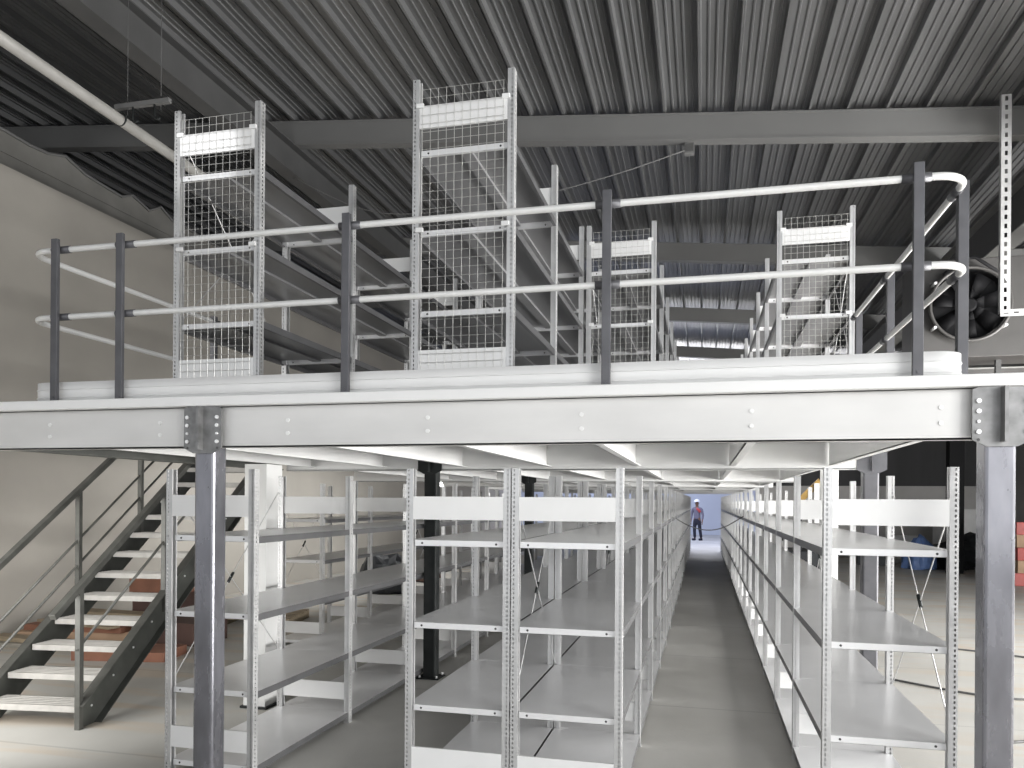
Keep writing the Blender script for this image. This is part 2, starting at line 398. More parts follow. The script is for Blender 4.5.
# beams between columns: C section facing the viewer
def cbeam(x0, x1, y, z0=ZB, z1=ZT, m='beam', face=-1):
    b = MB(); f = face
    b.box(x0, x1, min(y, y - f * .006), max(y, y - f * .006), z0, z1, m)
    b.box(x0, x1, min(y, y - f * .07), max(y, y - f * .07), z0, z0 + .008, m)
    b.box(x0, x1, min(y, y - f * .07), max(y, y - f * .07), z1 - .008, z1, m)
    return b
JX = [1.03, .22, -.59, -1.40, -2.21, -3.02, -3.78]
for nm, (x0, x1) in (('left', (-8.1, -2.72)), ('middle', (-2.70, 1.25)), ('right', (1.27, 5.2))):
    e = thing('edge_beam', 'white front edge beam of the mezzanine, %s' % {'left': 'stretch left of the left column above the stairs', 'middle': 'long stretch between the two front columns',
              'right': 'stretch to the right of the right column'}[nm], 'beam', group='front edge beams of the mezzanine')
    obj('web', cbeam(x0, x1, YF - .02), e)
    if nm != 'right':
        for jx in (JX if nm == 'middle' else [-3.02, -3.78, -4.5, -5.3]):
            if x0 < jx < x1:
                for zz in (ZB + .145, ZB + .075):
                    obj('bolt', MB().tube([(jx, YF - .02, zz), (jx, YF - .026, zz)], .011, 'white', 10), e)
yb_list = [7.0, 11.3, 15.2, 19.1, 23.0, 27.0]
for i, yy in enumerate(yb_list):
    xl = XS - .02 if i == 0 else XD0
    b = cbeam(xl, 1.26, yy, m='joist')
    b.box(xl, 1.26, yy, yy + .09, ZB - .004, ZB + .004, 'joist')
    tag(obj('cross_beam', b), 'pale beam crossing under the mezzanine, %s row of beams behind the front edge' % ORD[i], 'beam', 'cross beams under the mezzanine')
for i in range(5):
    y0 = ([YF] + yb_list)[i] + .08; y1 = yb_list[i] - .01
    for k, jx in enumerate(JX):
        b = MB(); b.box(jx - .003, jx + .003, y0, y1, ZB + .03, ZT - .002, 'joist'); b.box(jx - .003, jx + .05, y0, y1, ZB + .03, ZB + .036, 'joist')
        b.box(jx - .003, jx + .05, y0, y1, ZT - .008, ZT - .002, 'joist')
        tag(obj('floor_joist', b), 'joist under the mezzanine, %s from the right, in the %s span from the front' % (ORD[k], ORD[i]), 'joist', 'joists under the mezzanine floor')
# trimmer beside the stair opening
tag(obj('trimmer_beam', ibeam((-4.10, YF + .05, ZB), (-4.10, 6.95, ZB), .2, .09, 'stair')), 'dark beam running back beside the stair opening', 'beam')

def column(x, y, label, bracket=True, m='column', zt=ZB, rot=0):
    c = thing('steel_column', label, 'column', (x, y, 0), 0, 'steel columns carrying the mezzanine')
    h = .062
    pr = []
    for (cx, cy, a0) in ((h - .014, h - .014, 0), (-h + .014, h - .014, 90), (-h + .014, -h + .014, 180), (h - .014, -h + .014, 270)):
        for t in (0, 45, 90): pr.append((cx + .014 * math.cos(R(a0 + t)), cy + .014 * math.sin(R(a0 + t)), 0.012))
    obj('shaft', MB().prism(pr, (0, 0, ZT - .02), m), c)
    b = MB(); b.box(-.11, .11, -.11, .11, 0, .012, m); obj('base_plate', b, c)
    for sx in (-.085, .085):
        for sy in (-.085, .085): obj('anchor_bolt', MB().tube([(sx, sy, .012), (sx, sy, .035)], .010, 'bolt', 6), c)
    # head: plates with angled corners, a stiffener rib and bolts
    z0, z1 = ZB - .035, ZT - .004; wz = .118; yf = -.078
    poly = [(-wz, yf, z0 + .03), (-.06, yf, z0), (.06, yf, z0), (wz, yf, z0 + .03), (wz, yf, z1 - .012), (wz - .03, yf, z1), (-wz + .03, yf, z1), (-wz, yf, z1 - .012)]
    br = obj('head_bracket', MB().prism(poly, (0, .012, 0), 'bracket' if m == 'column' else m), c)
    b = MB(); b.box(-.007, .007, yf - .05, yf, z0 + .02, z1 - .005, 'bracket' if m == 'column' else m)
    obj('stiffener', b, c)
    if bracket:
        for sx in (-.094, .094):
            for zz, big in ((.20, 1), (.155, 1), (.11, 0), (.065, 1)):
                obj('bolt', MB().tube([(sx, yf, z0 + zz), (sx, yf - .010, z0 + zz)], .0105 if big else .007, 'bolt', 8), c)
            obj('bolt_hole', MB().tube([(sx, yf, z0 + .03), (sx, yf - .001, z0 + .03)], .007, 'hole', 8), c)
    return c
column(-2.71, YF + .01, 'dark grey steel column at front left carrying the white beam beside the stairs')
column(1.26, YF + .01, 'thick shiny steel column at the right edge carrying the white beam')
column(5.25, YF + .01, 'steel column carrying the far right end of the white beam')
column(-2.53, 7.06, 'black column rising between the left shelving rows, nearer one', False, 'dark')
column(-2.53, 11.36, 'black column rising between the left shelving rows, farther one', False, 'dark')
column(1.36, 7.06, 'dark column behind the right shelving row, near the white post', False, 'railpost')
tag(obj('hall_column', MB().box(-3.63, -3.43, 5.62, 5.86, 0, ZB - .002, 'whitecol').box(-3.65, -3.41, 5.60, 5.88, 0, .02, 'dark'), bevel=.004),
    'wide white square column standing behind the left shelving row', 'column', 'white hall columns')
tag(obj('hall_column', MB().box(1.52, 1.72, 10.9, 11.1, 0, ZT + .04, 'whitecol'), bevel=.004), 'slim white square column beyond the right shelving row', 'column', 'white hall columns')
tag(obj('hall_column', MB().box(5.85, 6.18, 21.0, 21.3, 0, 5.63, 'fanblack')), 'dark steel column far off, seen just left of the thick right column', 'column')

# ------------------------------------------------------------------ guard rail
gr = thing('guard_rail', 'white tube railing with dark posts and white toe board along the mezzanine edge', 'railing', (0, YF - .04, ZD))
YR = .035   # rails run behind the posts
def rail_path(z):
    x0, x1, r = -3.97, 1.15, .14
    P = [(x0 - .0, 4.0, z - .0), (x0, YR + r + .3, z)]
    for k in range(9):
        t = R(180 + 90 * k / 8); P.append((x0 + r + r * math.cos(t), YR + r + r * math.sin(t), z))
    for k in range(9):
        t = R(270 + 90 * k / 8); P.append((x1 - r + r * math.cos(t), YR + r + r * math.sin(t), z))
    P += [(x1, YR + r + .3, z), (x1, 2.85, z)]
    return P
for z in (.905, .505):
    obj('handrail' if z > .8 else 'mid_rail', MB().tube(rail_path(z), .0172, 'tube', 12), gr)
b = MB(); P0 = [(p[0], p[1], p[2]) for p in rail_path(0)]
for a, c in zip(P0[:-1], P0[1:]):
    b.quad([(a[0], a[1], 0.002), (c[0], c[1], 0.002), (c[0], c[1], .118), (a[0], a[1], .118)], 'white', True)
    for zz in (.03, .088):
        pass
tb = obj('toe_board', b.mesh('toe_board', True), gr); s = tb.modifiers.new('solid', 'SOLIDIFY'); s.thickness = .004
b = MB()
for zz in (.026, .075): b.tube([(p[0] + (0 if 0.2 < p[1] else 0), p[1] - .004, zz) for p in P0 if p[1] < .3], .003, 'white', 6)
obj('toe_board_groove', b, tb)
def rpost(x, y, side=None):
    """flat dark post with clamps on the rails"""
    b = MB(); pw = .022
    if side is None: b.box(x - pw, x + pw, y - .012 - .012, y + .012 - .012, .0 if y > .1 else -.0, .955, 'railpost')
    else: b.box(x - .012, x + .034, y - pw - .0, y + pw, 0, .955, 'railpost')
    p = obj('post', b, gr, bevel=.002)
    for z in (.905, .505):
        if side is None: obj('clamp', MB().tube([(x - .062, YR, z), (x + .062, YR, z)], .0215, 'railpost', 12), p)
        else: obj('clamp', MB().tube([(side, y - .06, z), (side, y + .06, z)], .0215, 'railpost', 12), p)
    obj('foot_bolt', MB().tube([(x, y - .024, .02), (x, y - .028, .02)], .008, 'railpost', 8), p)
for x in (-3.72, -3.27, -1.855, -.467, .925): rpost(x, 0)
for y in (.26, 1.72, 2.78): rpost(1.17, y, 1.15)
for y in (1.9, 3.6): rpost(-4.0, y, -3.97)

# ------------------------------------------------------------------ shelving
B = 1.30; W = .61; H = 1.88
def make_upright():
    """C-section post with real slots. Local: outer face at x=0, body towards +x, centred on y, open side at +x"""
    b = MB(); wx, wy = .040, .052; p = .025; n = int(H / p)
    def face(o, u, nrm, wdt, cols):
        o = Vector(o); u = Vector(u); z = Vector((0, 0, 1))
        edges = [0]
        for c in cols: edges += [c - .0044, c + .0044]
        edges.append(wdt)
        # solid strips
        for k in range(0, len(edges) - 1, 2):
            b.quad([o + u * edges[k], o + u * edges[k + 1], o + u * edges[k + 1] + z * H, o + u * edges[k] + z * H], 'galv')
        for c in cols:
            for k in range(n):
                z0 = k * p
                b.quad([o + u * (c - .0044) + z * (z0 + .0), o + u * (c + .0044) + z * (z0 + .0), o + u * (c + .0044) + z * (z0 + .012), o + u * (c - .0044) + z * (z0 + .012)], 'galv')
            b.quad([o + u * (c - .0044) + z * (n * p), o + u * (c + .0044) + z * (n * p), o + u * (c + .0044) + z * H, o + u * (c - .0044) + z * H], 'galv')
    face((0, -wy / 2, 0), (1, 0, 0), None, wx, [.014])
    face((0, wy / 2, 0), (1, 0, 0), None, wx, [.014])
    face((0, -wy / 2, 0), (0, 1, 0), None, wy, [.026])
    for sy in (-1, 1):
        b.quad([(wx, sy * wy / 2, 0), (wx, sy * (wy / 2 - .012), 0), (wx, sy * (wy / 2 - .012), H), (wx, sy * wy / 2, H)], 'galv')
        b.quad([(wx, sy * (wy / 2 - .012), 0), (.012, sy * (wy / 2 - .012), 0), (.012, sy * (wy / 2 - .012), H), (wx, sy * (wy / 2 - .012), H)], 'galv')
    b.box(-.004, wx + .012, -wy / 2 - .004, wy / 2 + .004, 0, .006, 'galv')
    return b.mesh('upright')
def make_shelf():
    b = MB(); t = .034; xo, xi = .003, .042; l0, l1 = .0015, B - .0015; m0, m1 = .029, B - .029
    outl = [(xi, l0), (W - xi, l0), (W - xi, m0), (W - xo, m0), (W - xo, m1), (W - xi, m1), (W - xi, l1), (xi, l1), (xi, m1), (xo, m1), (xo, m0), (xi, m0)]
    b.quad([(W - xi, l0, 0), (W - xi, l1, 0), (xi, l1, 0), (xi, l0, 0)], 'shelf')
    b.quad([(xi, m0, 0), (xi, m1, 0), (xo, m1, 0), (xo, m0, 0)], 'shelf')
    b.quad([(W - xo, m0, 0), (W - xo, m1, 0), (W - xi, m1, 0), (W - xi, m0, 0)], 'shelf')
    for (a, c) in zip(outl, outl[1:] + outl[:1]):
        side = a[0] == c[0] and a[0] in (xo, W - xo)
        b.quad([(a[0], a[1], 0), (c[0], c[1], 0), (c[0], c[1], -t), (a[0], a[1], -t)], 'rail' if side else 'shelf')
    # underside plate in the painted-shade colour, bottom returns and centre stiffener
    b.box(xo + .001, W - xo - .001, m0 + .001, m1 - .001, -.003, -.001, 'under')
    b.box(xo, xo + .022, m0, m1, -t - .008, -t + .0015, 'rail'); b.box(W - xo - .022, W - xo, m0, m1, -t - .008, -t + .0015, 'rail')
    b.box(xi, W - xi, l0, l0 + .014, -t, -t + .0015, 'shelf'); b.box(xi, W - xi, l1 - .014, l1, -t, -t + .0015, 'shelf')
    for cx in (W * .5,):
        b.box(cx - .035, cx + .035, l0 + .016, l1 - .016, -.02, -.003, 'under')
    for cx in (xi + .045, W - xi - .045):
        b.disc((cx, l0, -t * .5), (0, -1, 0), .0065, .0012, 'hole'); b.disc((cx, l1, -t * .5), (0, 1, 0), .0065, .0012, 'hole')
    return b.mesh('shelf')
def make_panel():
    b = MB(); b.box(.041, W - .041, -.010, -.0085, 0, .130, 'white')
    b.box(.041, W - .041, -.010, .004, .1285, .130, 'white'); b.box(.041, W - .041, -.010, .004, 0, .0015, 'white')
    return b.mesh('end_panel')
def make_brace(h0, h1):
    b = MB()
    b.tube([(0, .03, h0), (0, B - .03, h1)], .0035, 'galv', 5); b.tube([(0.004, .03, h1), (0.004, B - .03, h0)], .0035, 'galv', 5)
    b.tube([(.002, B / 2 - .03, (h0 + h1) / 2 - .03), (.002, B / 2 + .03, (h0 + h1) / 2 + .03)], .011, 'dark', 6)
    return b.mesh('cross_brace')
def make_mesh_panel():
    b = MB(); z0, z1 = .03, H - .07; r = .0014
    nx = 11; x0, x1 = .062, W - .062
    for k in range(nx):
        x = x0 + (x1 - x0) * k / (nx - 1); b.tube([(x, -.034, z0), (x, -.034, z1)], r, 'wire', 4)
    nz = 37
    for k in range(nz):
        z = z0 + (z1 - z0) * k / (nz - 1); b.tube([(x0 - .008, -.0375, z), (x1 + .008, -.0375, z)], r, 'wire', 4)
    return b.mesh('wire_mesh_panel')
def make_clip():
    b = MB(); b.box(-.022, .022, -.040, -.027, -.012, .012, 'white'); return b.mesh('mesh_clip')
ME = dict(up=make_upright(), shelf=make_shelf(), panel=make_panel(), b1=make_brace(.55, 1.75), mesh=make_mesh_panel(), clip=make_clip())
def row(x0, y0, nb, z0, label, group, back=None, mesh=False, braces=(0, 3, 6, 9, 12, 15)):
    t = thing('shelving_row', label, 'shelving', (x0, y0, z0), 0, group)
    for k in range(nb + 1):
        obj('upright', ME['up'], t, (0, k * B, 0)); obj('upright', ME['up'], t, (W, k * B, 0), math.pi)
        obj('end_panel', ME['panel'], t, (0, k * B - (.016 if k == 0 else 0), 1.592)); obj('end_panel', ME['panel'], t, (0, k * B - (.016 if k == 0 else 0), .172))
    for k in range(nb):
        for zz in (.085, .535, 1.005, 1.474): obj('shelf', ME['shelf'], t, (0, k * B, zz))
    if back is not None:
        for k in braces:
            if k < nb: obj('cross_brace', ME['b1'], t, (.001 if back == 0 else W - .005, k * B, 0))
    if mesh:
        mp = obj('wire_mesh_panel', ME['mesh'], t)
        for z in (.12, 1.0, 1.72):
            for x in (.048, W - .048): obj('mesh_clip', ME['clip'], mp, (x, 0, z))
    return t
XW, XL, X2, X3, X4 = -4.80, -3.22, -1.640, -1.022, .587
Y0 = 4.17
low = 'grey shelving rows under the mezzanine'; up = 'grey shelving rows on the mezzanine floor'
row(XL, Y0, 18, 0, 'lower row of grey steel shelving directly behind the left front column', low, 0)
row(X2, Y0, 18, 0, 'lower steel shelving row left of the aisle, left half of the back-to-back pair', low)
row(X3, Y0, 18, 0, 'lower steel shelving row bordering the aisle on its left side', low, 0)
row(X4, Y0, 18, 0, 'lower bright steel shelving row bordering the aisle on its right side', low, 1)
row(XW, Y0 + 3 * B, 12, 0, 'lower steel shelving row farthest left, set back behind the stairs', low, 0)
row(XL - .045, Y0 + .11, 17, ZD, 'upper shelving row at left with a wire mesh end beside the left railing posts', up, 0, True)
row(X2 - .02, Y0 + .11, 17, ZD, 'upper shelving row in the middle with the tallest wire mesh end nearest the railing', up, None, True)
row(X3, Y0 + .11 + 2 * B, 15, ZD, 'upper shelving row right of the middle one, with its mesh end set farther back', up, 0, True)
row(X4, Y0 + .11 + 2 * B, 15, ZD, 'upper shelving row at right with a wire mesh end near the corner of the railing', up, 1, True)

# cord hanging across the aisle
cable('aisle_cord', [(-.41, 12.0, 1.46), (-.2, 12.0, 1.345), (.05, 12.0, 1.285), (.3, 12.0, 1.33), (.585, 12.0, 1.50)], .009, 'cable', 'dark cord sagging across the aisle in front of the distant man', 'cord')

# ------------------------------------------------------------------ stairs
st = thing('staircase', 'dark steel staircase with pale treads rising to the mezzanine at left', 'staircase', (-4.84, 4.74, 0), R(7))
hw = .375; rise, go = .170, .258; n = 12
sl = Vector((0, go, rise)).normalized()
for sx in (-1, 1):
    b = MB(); x = sx * (hw + .012)
    zt = lambda y_: rise * y_ / go + .20
    poly = [(x, -.04, 0.0), (x, .17, 0.0), (x, n * go - .02, zt(n * go) - .30), (x, n * go - .02, zt(n * go - .02)), (x, -.04, zt(-.04))]
    b.prism(poly, (.010 * sx, 0, 0), 'stair')
    a0 = Vector((x + .03 * sx, -.04, zt(-.04))); a1 = Vector((x + .03 * sx, n * go - .02, zt(n * go - .02)))
    b.bar(a0, a1, .07, .008, 'stairrail')
    c0 = Vector((x + .03 * sx, .17, .004)); c1 = Vector((x + .03 * sx, n * go - .02, zt(n * go) - .30)); b.bar(c0, c1, .07, .008, 'stair')
    so = obj('stringer', b, st)
    for k in range(1, n + 1):
        for dz in (0,):
            obj('tread_bolt', MB().tube([(x + .011 * sx, k * go - .13, k * rise - .03), (x + .018 * sx, k * go - .13, k * rise - .03)], .009, 'bolt', 6), so)
for k in range(1, n + 1):
    b = MB(); y = (k - 1) * go - .005; z = k * rise
    b.box(-hw, hw, y - .02, y + .235, z - .006, z, 'tread'); b.box(-hw, hw, y - .022, y - .018, z - .045, z, 'tread'); b.box(-hw, hw, y + .231, y + .235, z - .045, z, 'tread')
    for q in range(5): b.box(-hw + .01, hw - .01, y + .012 + q * .044, y + .018 + q * .044, z, z + .004, 'tread')
    obj('tread', b, st)
def line_z(y): return rise * (y / go) + .20
for sx in (-1, 1):
    x = sx * (hw + .03)
    P = [Vector((x, y, line_z(y) + .86)) for y in (-.35 if sx > 0 else -1.0, n * go + .1)]
    P = [Vector((x, -.30, line_z(-.30) + .86)), Vector((x, n * go - .1, line_z(n * go - .1) + .86))]
    obj('handrail', MB().bar(P[0], P[1], .05, .045, 'stairrail'), st, bevel=.004)
    Q = [p - Vector((0, 0, .44)) for p in P]; Q[0] = Vector((x, -.05, line_z(-.05) + .42))
    obj('mid_rail', MB().tube(Q, .011, 'stairrail', 8), st)
    if sx < 0:
        Q = [p - Vector((0, 0, .22)) for p in Q]; obj('mid_rail', MB().tube(Q, .011, 'stairrail', 8), st)
    for y in (-.02, 1.08, 2.0):
        obj('rail_post', MB().box(x - .02, x + .02, y - .022, y + .022, max(line_z(y) - .2, 0.0), line_z(y) + .84, 'stairrail'), st)

# ------------------------------------------------------------------ timber and scrap behind the stairs
def plank(x, y, z, l, w_, t, rz, tilt, m, label, name='timber_plank', cat='plank', group='loose timber behind the stairs'):
    b = MB(); b.box(-l / 2, l / 2, -w_ / 2, w_ / 2, 0, t, m)
    o = obj(name, b, None, (x, y, z), rz, bevel=.003); o.rotation_euler = (0, tilt, rz)
    tag(o, label, cat, group); return o
plank(-7.3, 7.30, 0, 1.45, .20, .05, R(8), 0, 'wood2', 'grey plank lying flat on the floor nearest the foot of the stairs')
plank(-7.32, 7.30, .05, 1.4, .20, .05, R(-6), 0, 'wood', 'pale plank on top of the grey plank by the left wall')
plank(-7.32, 7.84, 0, 1.4, .24, .10, R(14), 0, 'card', 'brown plank on the floor behind the pale plank')
plank(-7.32, 7.84, .10, 1.3, .20, .07, R(4), 0, 'orange', 'short reddish plank lying on the rear brown plank')
plank(-7.32, 7.84, .17, 1.3, .16, .03, R(-12), 0, 'wood', 'thin pale lath topmost on the timber heap at left')
plank(-7.35, 8.38, 0, 1.4, .28, .22, R(6), 0, 'wood2', 'thick grey timber bundle behind the heap at the left wall')
plank(-7.35, 8.38, .22, 1.35, .26, .04, R(-3), 0, 'wood', 'pale board lying on the thick grey timber bundle')
plank(-5.95, 7.1, .0, 1.0, .5, .10, R(10), 0, 'orange', 'reddish board block seen below the lower treads', 'board_stack', 'boards', 'boards behind the stairs')
plank(-6.05, 8.1, .0, .8, .6, .26, R(-4), 0, 'brown', 'dark brown board stack seen between the treads', 'board_stack', 'boards', 'boards behind the stairs')
plank(-7.0, 9.1, .0, .7, .6, .46, R(3), 0, 'brown', 'tall dark brown board stack near the left wall', 'board_stack', 'boards', 'boards behind the stairs')
plank(-7.0, 9.1, .46, .8, .6, .20, R(5), 0, 'orange', 'orange-brown boards on top of the tall dark stack', 'board_stack', 'boards', 'boards behind the stairs')
pl = thing('wooden_pallet', 'pale wooden pallet on the floor behind the upper part of the stairs', 'pallet', (-5.9, 9.6, .0), R(12))
for k in range(6): obj('deck_board', MB().box(-.5, .5, -.45 + k * .17, -.36 + k * .17, .10, .12, 'wood'), pl)
for k in range(3): obj('bearer', MB().box(-.5 + k * .45, -.4 + k * .45, -.45, .49, 0, .10, 'wood'), pl)
# dark pile seen through the left shelving
def lump(name, x, y, sx, sy, sz, m, label, cat, group=None, seed=1, z=0):
    random.seed(seed); bm = bmesh.new(); bmesh.ops.create_icosphere(bm, subdivisions=3, radius=1)
    for v in bm.verts:
        k = 1 + .25 * math.sin(v.co.x * 5 + seed) * math.sin(v.co.y * 4 + seed) + random.uniform(-.06, .06)
        v.co = Vector((v.co.x * sx * k, v.co.y * sy * k, max(v.co.z, -.35) * sz * k + .35 * sz))
        v.co.z = max(v.co.z, 0)
    me = bpy.data.meshes.new(name); bm.to_mesh(me); bm.free(); me.materials.append(M[m])
    o = obj(name, me, None, (x, y, z)); return tag(o, label, cat, group)
lump('black_tarp_heap', -5.75, 9.3 + 4.1, .5, .45, .5, 'rubble', 'low black heap of plastic behind the left shelving', 'plastic sheet', None, 3)
lump('black_tarp_heap', -5.7, 11.0 + 4.4, .35, .3, .3, 'brown', 'small brown heap on the floor far behind the left shelving', 'heap', None, 5)

# ------------------------------------------------------------------ right side: fan unit, clutter, cables
fu = thing('fan_unit', 'large black round axial fan in a grey casing hanging at right behind the railing', 'fan', (3.14, 10.5, 0))
fz, fr = 4.14, .42
b = MB(); b.box(-.58, 2.2, .16, .80, fz - .62, fz + .60, 'fanbox'); obj('casing', b, fu, bevel=.01)
ring = [(fr * 1.06 * math.cos(t), .0, fz + fr * 1.06 * math.sin(t)) for t in [2 * math.pi * k / 40 for k in range(41)]]
obj('fan_ring', MB().tube(ring, .022, 'fanbox', 8, False), fu)
b = MB(); N = 40
for k in range(N):
    t0 = 2 * math.pi * k / N; t1 = 2 * math.pi * (k + 1) / N
    b.quad([(fr * math.cos(t0), 0, fz + fr * math.sin(t0)), (fr * math.cos(t1), 0, fz + fr * math.sin(t1)), (fr * math.cos(t1), .15, fz + fr * math.sin(t1)), (fr * math.cos(t0), .15, fz + fr * math.sin(t0))], 'fanblack', True)
b.disc((0, .155, fz), (0, -1, 0), fr, .004, 'fanblack', 40)
obj('fan_duct', b, fu)
for k in range(7):
    t = 2 * math.pi * k / 7 + .2; c, s_ = math.cos(t), math.sin(t); b = MB()
    u = Vector((c, 0, s_)); v = Vector((-s_, 0, c))
    pts = []
    for rr, wd, tw in ((.07, .035, .045), (.18, .065, .04), (.395, .10, .03)):
        p = u * rr + Vector((0, .08, fz)); pts.append((p - v * wd + Vector((0, tw, 0)), p + v * wd - Vector((0, tw, 0))))
    for (a, b1), (c1, d1) in zip(pts[:-1], pts[1:]): b.quad([a, b1, d1, c1], 'fanblack', True)
    bo = obj('blade', b, fu); sm = bo.modifiers.new('solid', 'SOLIDIFY'); sm.thickness = .006
obj('hub', MB().tube([(0, .12, fz), (0, .03, fz), (0, .015, fz)], [.085, .085, .06], 'fanblack', 20), fu)
for a in (35, 145, 215, 325):
    t = R(a); obj('mounting_lug', MB().tube([(fr * 1.13 * math.cos(t), -.02, fz + fr * 1.13 * math.sin(t)), (fr * 1.13 * math.cos(t), .14, fz + fr * 1.13 * math.sin(t))], .018, 'bolt', 8), fu)
obj('top_arch', MB().tube([(-.30, -.01, fz + .37), (-.05, -.01, fz + .56), (.05, -.01, fz + .56), (.30, -.01, fz + .37)], .022, 'fanblack', 8), fu)
for dx in (.45, 2.1):
    obj('support_leg', MB().box(dx - .03, dx + .03, 0.42, .48, 0, fz - .62, 'girder'), fu)
# ducts/ledges behind the fan
for i, (zz, yy) in enumerate(((3.66, 11.9), (3.42, 11.7))):
    du = thing('steel_channel', 'grey horizontal steel channel below the fan, %s one' % ('upper', 'lower')[i], 'channel', (3.0, yy, zz), 0, 'steel channels below the fan')
    obj('channel_body', MB().box(0, 5.9, 0, .22, 0, .12, 'fanbox'), du)
    obj('channel_flange', MB().box(0, 5.9, -.03, 0, .11, .125, 'girderlight'), du)
tag(obj('hall_column', MB().box(8.75, 8.9, 11.6, 12.2, 0, 5.2, 'dark')), 'dark steel column by the right wall holding the channels', 'column')

lump('black_bag_heap', 6.85, 22.8, 1.05, .8, .62, 'rubble', 'black heap of bags and hoses on the floor left of the thick column', 'heap', None, 11)
lump('blue_wrap_heap', 5.5, 22.3, .35, .4, .62, 'blue', 'blue plastic wrapping heap on the floor beyond the right shelving', 'heap', None, 13)
def carton(x, y, z, sx, sy, sz, rz, m, label, name='carton', group=None):
    t = thing(name, label, 'box', (x, y, z), rz, group)
    obj('box_body', MB().box(-sx / 2, sx / 2, -sy / 2, sy / 2, 0, sz, m), t, bevel=.006)
    obj('lid_flap', MB().box(-sx / 2 - .004, sx / 2 + .004, -sy / 2 - .004, sy / 2 + .004, sz, sz + .012, m), t)
    obj('tape', MB().box(-.03, .03, -sy / 2 - .006, sy / 2 + .006, sz + .012, sz + .014, 'paper'), t)
    return t
carton(6.9, 24.3, 0, .9, .6, 1.55, R(15), 'paper', 'white carton standing behind the black heap at right')
carton(4.6, 23.4, 0, .8, .6, .5, R(-8), 'rubble', 'black crate beside the blue wrapping heap', 'crate')
carton(8.1, 24.2, 0, .7, .6, .9, R(5), 'rubble', 'tall black crate behind the thick right column', 'crate')
carton(5.7, 24.3, 0, .8, .5, .78, R(-20), 'paper', 'pale carton with blue wrapping in front of it')
for k in range(5):
    carton(6.85 + .03 * (k % 2), 18.6, k * .268, .95, .6, .25, R(3 * (k % 3) - 3), 'red' if k % 2 == 0 else 'card',
           'crate in the stack at the right edge, %s from the floor' % ORD[k], 'crate', 'stacked red and brown crates at the right edge')
# yellow machine part seen over the right row
ym = thing('yellow_lift', 'small yellow machine with a slanted arm far behind the right shelving', 'machine', (2.0, 17.0, 0))
obj('chassis', MB().box(-.35, .35, -.6, .6, .12, .75, 'rubble'), ym, bevel=.03)
obj('mast', MB().bar((-.1, -.3, .7), (-.1, -.15, 1.75), .10, .10, 'rubble', (0, 1, 0)), ym)
obj('arm', MB().bar((-.14, -.2, 1.70), (.28, -.4, 2.15), .12, .10, 'yellow', (0, 1, 0)), ym)
obj('fork', MB().box(.16, .26, -.45, -.35, 1.3, 2.1, 'paper'), ym)
for sx in (-.3, .3):
    for sy in (-.4, .4): obj('wheel', MB().tube([(sx - .05, sy, .16), (sx + .05, sy, .16)], .16, 'rubble', 16), ym)
for i, pts in enumerate(([(1.7, 8.2, .01), (2.6, 7.6, .01), (3.6, 7.9, .01), (4.6, 7.3, .01), (7.5, 7.5, .01)],
                         [(1.6, 10.5, .01), (3.0, 10.0, .01), (4.4, 9.3, .01), (6.4, 9.6, .01)],
                         [(2.1, 6.2, .01), (2.9, 6.45, .01), (3.6, 6.0, .01), (5.5, 5.8, .01)])):
    cable('floor_cable', pts, .010, 'cable', 'thin grey cable snaking over the right floor, %s from the viewer' % ('second', 'third', 'first')[i], 'cable', 'cables on the right floor')

# ------------------------------------------------------------------ the distant worker
def skin_figure(name, joints, edges, m, parent=None, sub=2):
    me = bpy.data.meshes.new(name); me.from_pydata([j[0] for j in joints], edges, [])
    o = bpy.data.objects.new(name, me); C.objects.link(o); me.materials.append(M[m])
    if parent: o.parent = parent
    sk = o.modifiers.new('skin', 'SKIN'); sk.use_smooth_shade = True
    for k, j in enumerate(joints):
        r = j[1]; me.skin_vertices[0].data[k].radius = r if isinstance(r, tuple) else (r, r)
        me.skin_vertices[0].data[k].use_root = (k == 0)
    s = o.modifiers.new('sub', 'SUBSURF'); s.levels = sub; s.render_levels = sub
    return o
pr = thing('person', 'distant man in white helmet, grey and red top and dark trousers standing beyond the aisle', 'person', (-.26, 35.6, 0), R(-25))
J = [((0, 0, .95), (.15, .10)), ((0, 0, 1.12), (.14, .095)), ((0, .0, 1.32), (.17, .11)), ((0, 0, 1.44), (.12, .08)), ((0, -.01, 1.52), .055), ((0, -.02, 1.60), (.075, .09)), ((0, -.02, 1.70), (.075, .09)), ((0, -.01, 1.76), (.05, .06)),
     ((-.20, 0, 1.40), .06), ((-.27, .02, 1.13), .045), ((-.25, -.08, .90), .032), ((-.25, -.10, .82), (.02, .035)),
     ((.20, 0, 1.40), .06), ((.26, .03, 1.13), .045), ((.27, -.04, .90), .032), ((.27, -.05, .82), (.02, .035)),
     ((-.10, 0, .86), .09), ((-.11, -.03, .48), .06), ((-.11, .02, .09), .04), ((-.12, -.14, .045), (.045, .035)),
     ((.10, 0, .86), .09), ((.13, .03, .48), .06), ((.15, .12, .09), .04), ((.17, -.03, .045), (.045, .035))]
E = [(0, 1), (1, 2), (2, 3), (3, 4), (4, 5), (5, 6), (6, 7), (3, 8), (8, 9), (9, 10), (10, 11), (3, 12), (12, 13), (13, 14), (14, 15), (0, 16), (16, 17), (17, 18), (18, 19), (0, 20), (20, 21), (21, 22), (22, 23)]
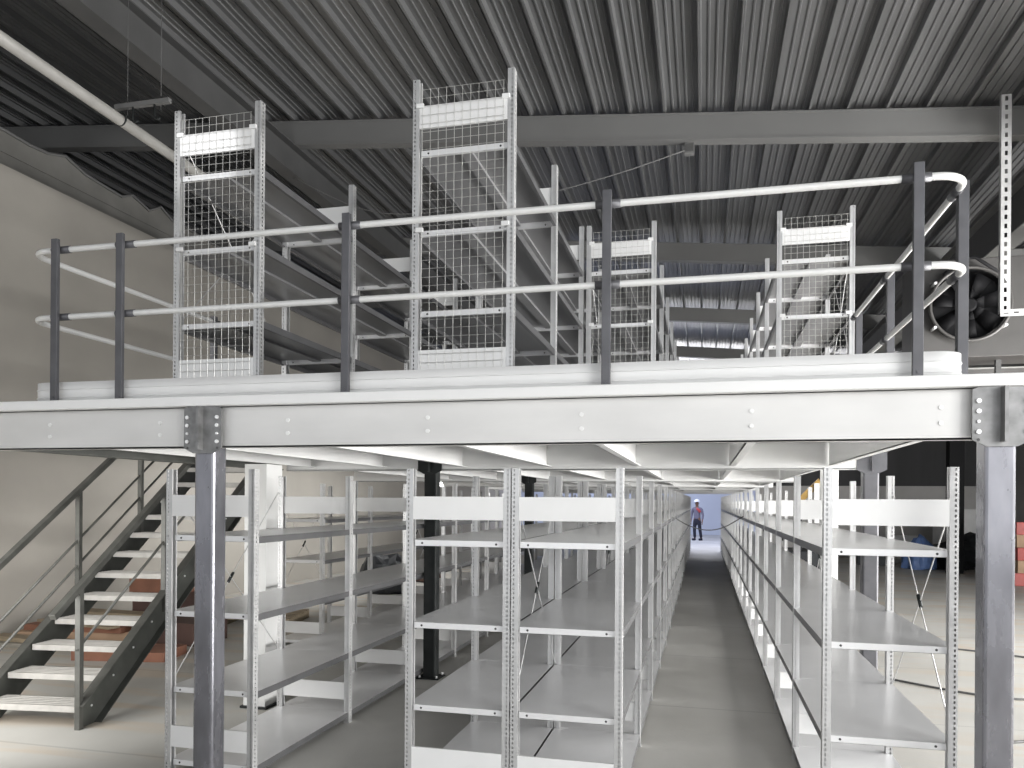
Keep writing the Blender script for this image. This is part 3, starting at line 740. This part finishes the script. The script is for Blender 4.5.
for root, sgn in ((11, -1), (15, 1)):
    hx, hy, hz = J[root][0]
    for q, (dy, L) in enumerate(((-.03, .065), (-.01, .08), (.01, .075), (.03, .06))):
        i = len(J); J.append(((hx, hy + dy, hz - .05), .009)); J.append(((hx - sgn * .01, hy + dy, hz - .05 - L), .007)); E += [(root, i), (i, i + 1)]
    i = len(J); J.append(((hx - sgn * .01, hy - .045, hz - .0), .010)); J.append(((hx - sgn * .02, hy - .065, hz - .045), .008)); E += [(root, i), (i, i + 1)]
body = skin_figure('body', J, E, 'skin', pr)
skin_figure('shirt', [((0, 0, .90), (.20, .15)), ((0, 0, 1.12), (.155, .11)), ((0, 0, 1.32), (.185, .125)), ((0, 0, 1.45), (.125, .09)), ((-.205, 0, 1.405), .072), ((-.275, .02, 1.13), .057), ((-.252, -.07, .93), .044), ((.205, 0, 1.405), .072), ((.265, .03, 1.13), .057), ((.272, -.03, .93), .044)],
            [(0, 1), (1, 2), (2, 3), (3, 4), (4, 5), (5, 6), (3, 7), (7, 8), (8, 9)], 'shirt', pr)
skin_figure('trousers', [((0, 0, 1.02), (.16, .112)), ((0, 0, .95), (.19, .14)), ((0, 0, .86), (.16, .115)), ((-.10, 0, .82), .10), ((-.11, -.03, .48), .075), ((-.11, .02, .10), .062), ((.10, 0, .82), .10), ((.13, .03, .48), .075), ((.15, .12, .10), .062)],
            [(0, 1), (1, 2), (2, 3), (3, 4), (4, 5), (2, 6), (6, 7), (7, 8)], 'trouser', pr)
for dx in (-.115, .16):
    dy = -.05 if dx < 0 else .05
    obj('boot', MB().box(dx - .05, dx + .05, dy - .15, dy + .11, 0, .10, 'trouser'), pr, bevel=.03)
skin_figure('red_shoulder_panel', [((.02, -.10, 1.44), (.06, .05)), ((.12, -.10, 1.36), (.07, .06)), ((.19, -.05, 1.25), (.06, .06))], [(0, 1), (1, 2)], 'redcloth', pr)
bm = bmesh.new(); bmesh.ops.create_uvsphere(bm, u_segments=20, v_segments=12, radius=1)
for v in bm.verts:
    z = v.co.z; v.co = Vector((v.co.x * .125, v.co.y * .145 - .02, max(z, 0) * .12 + 1.73))
    if z < .05: v.co.x *= 1.12; v.co.y = (v.co.y + .02) * 1.15 - .03
me = bpy.data.meshes.new('helmet'); bm.to_mesh(me); bm.free(); me.materials.append(M['hat'])
obj('helmet', me, pr)
for sx in (-1, 1):
    obj('ear', MB().tube([(sx * .082, -.01, 1.64), (sx * .095, 0, 1.65)], [.022, .015], 'skin', 8), pr)
obj('nose', MB().tube([(0, -.105, 1.66), (0, -.128, 1.625), (0, -.10, 1.615)], [.010, .016, .012], 'skin', 8), pr)
for sx in (-.03, .03): obj('eye', MB().disc((sx, -.103, 1.665), (0, -1, 0), .010, .006, 'hole', 8), pr)
obj('mouth', MB().box(-.025, .025, -.108, -.10, 1.585, 1.592, 'hole'), pr)
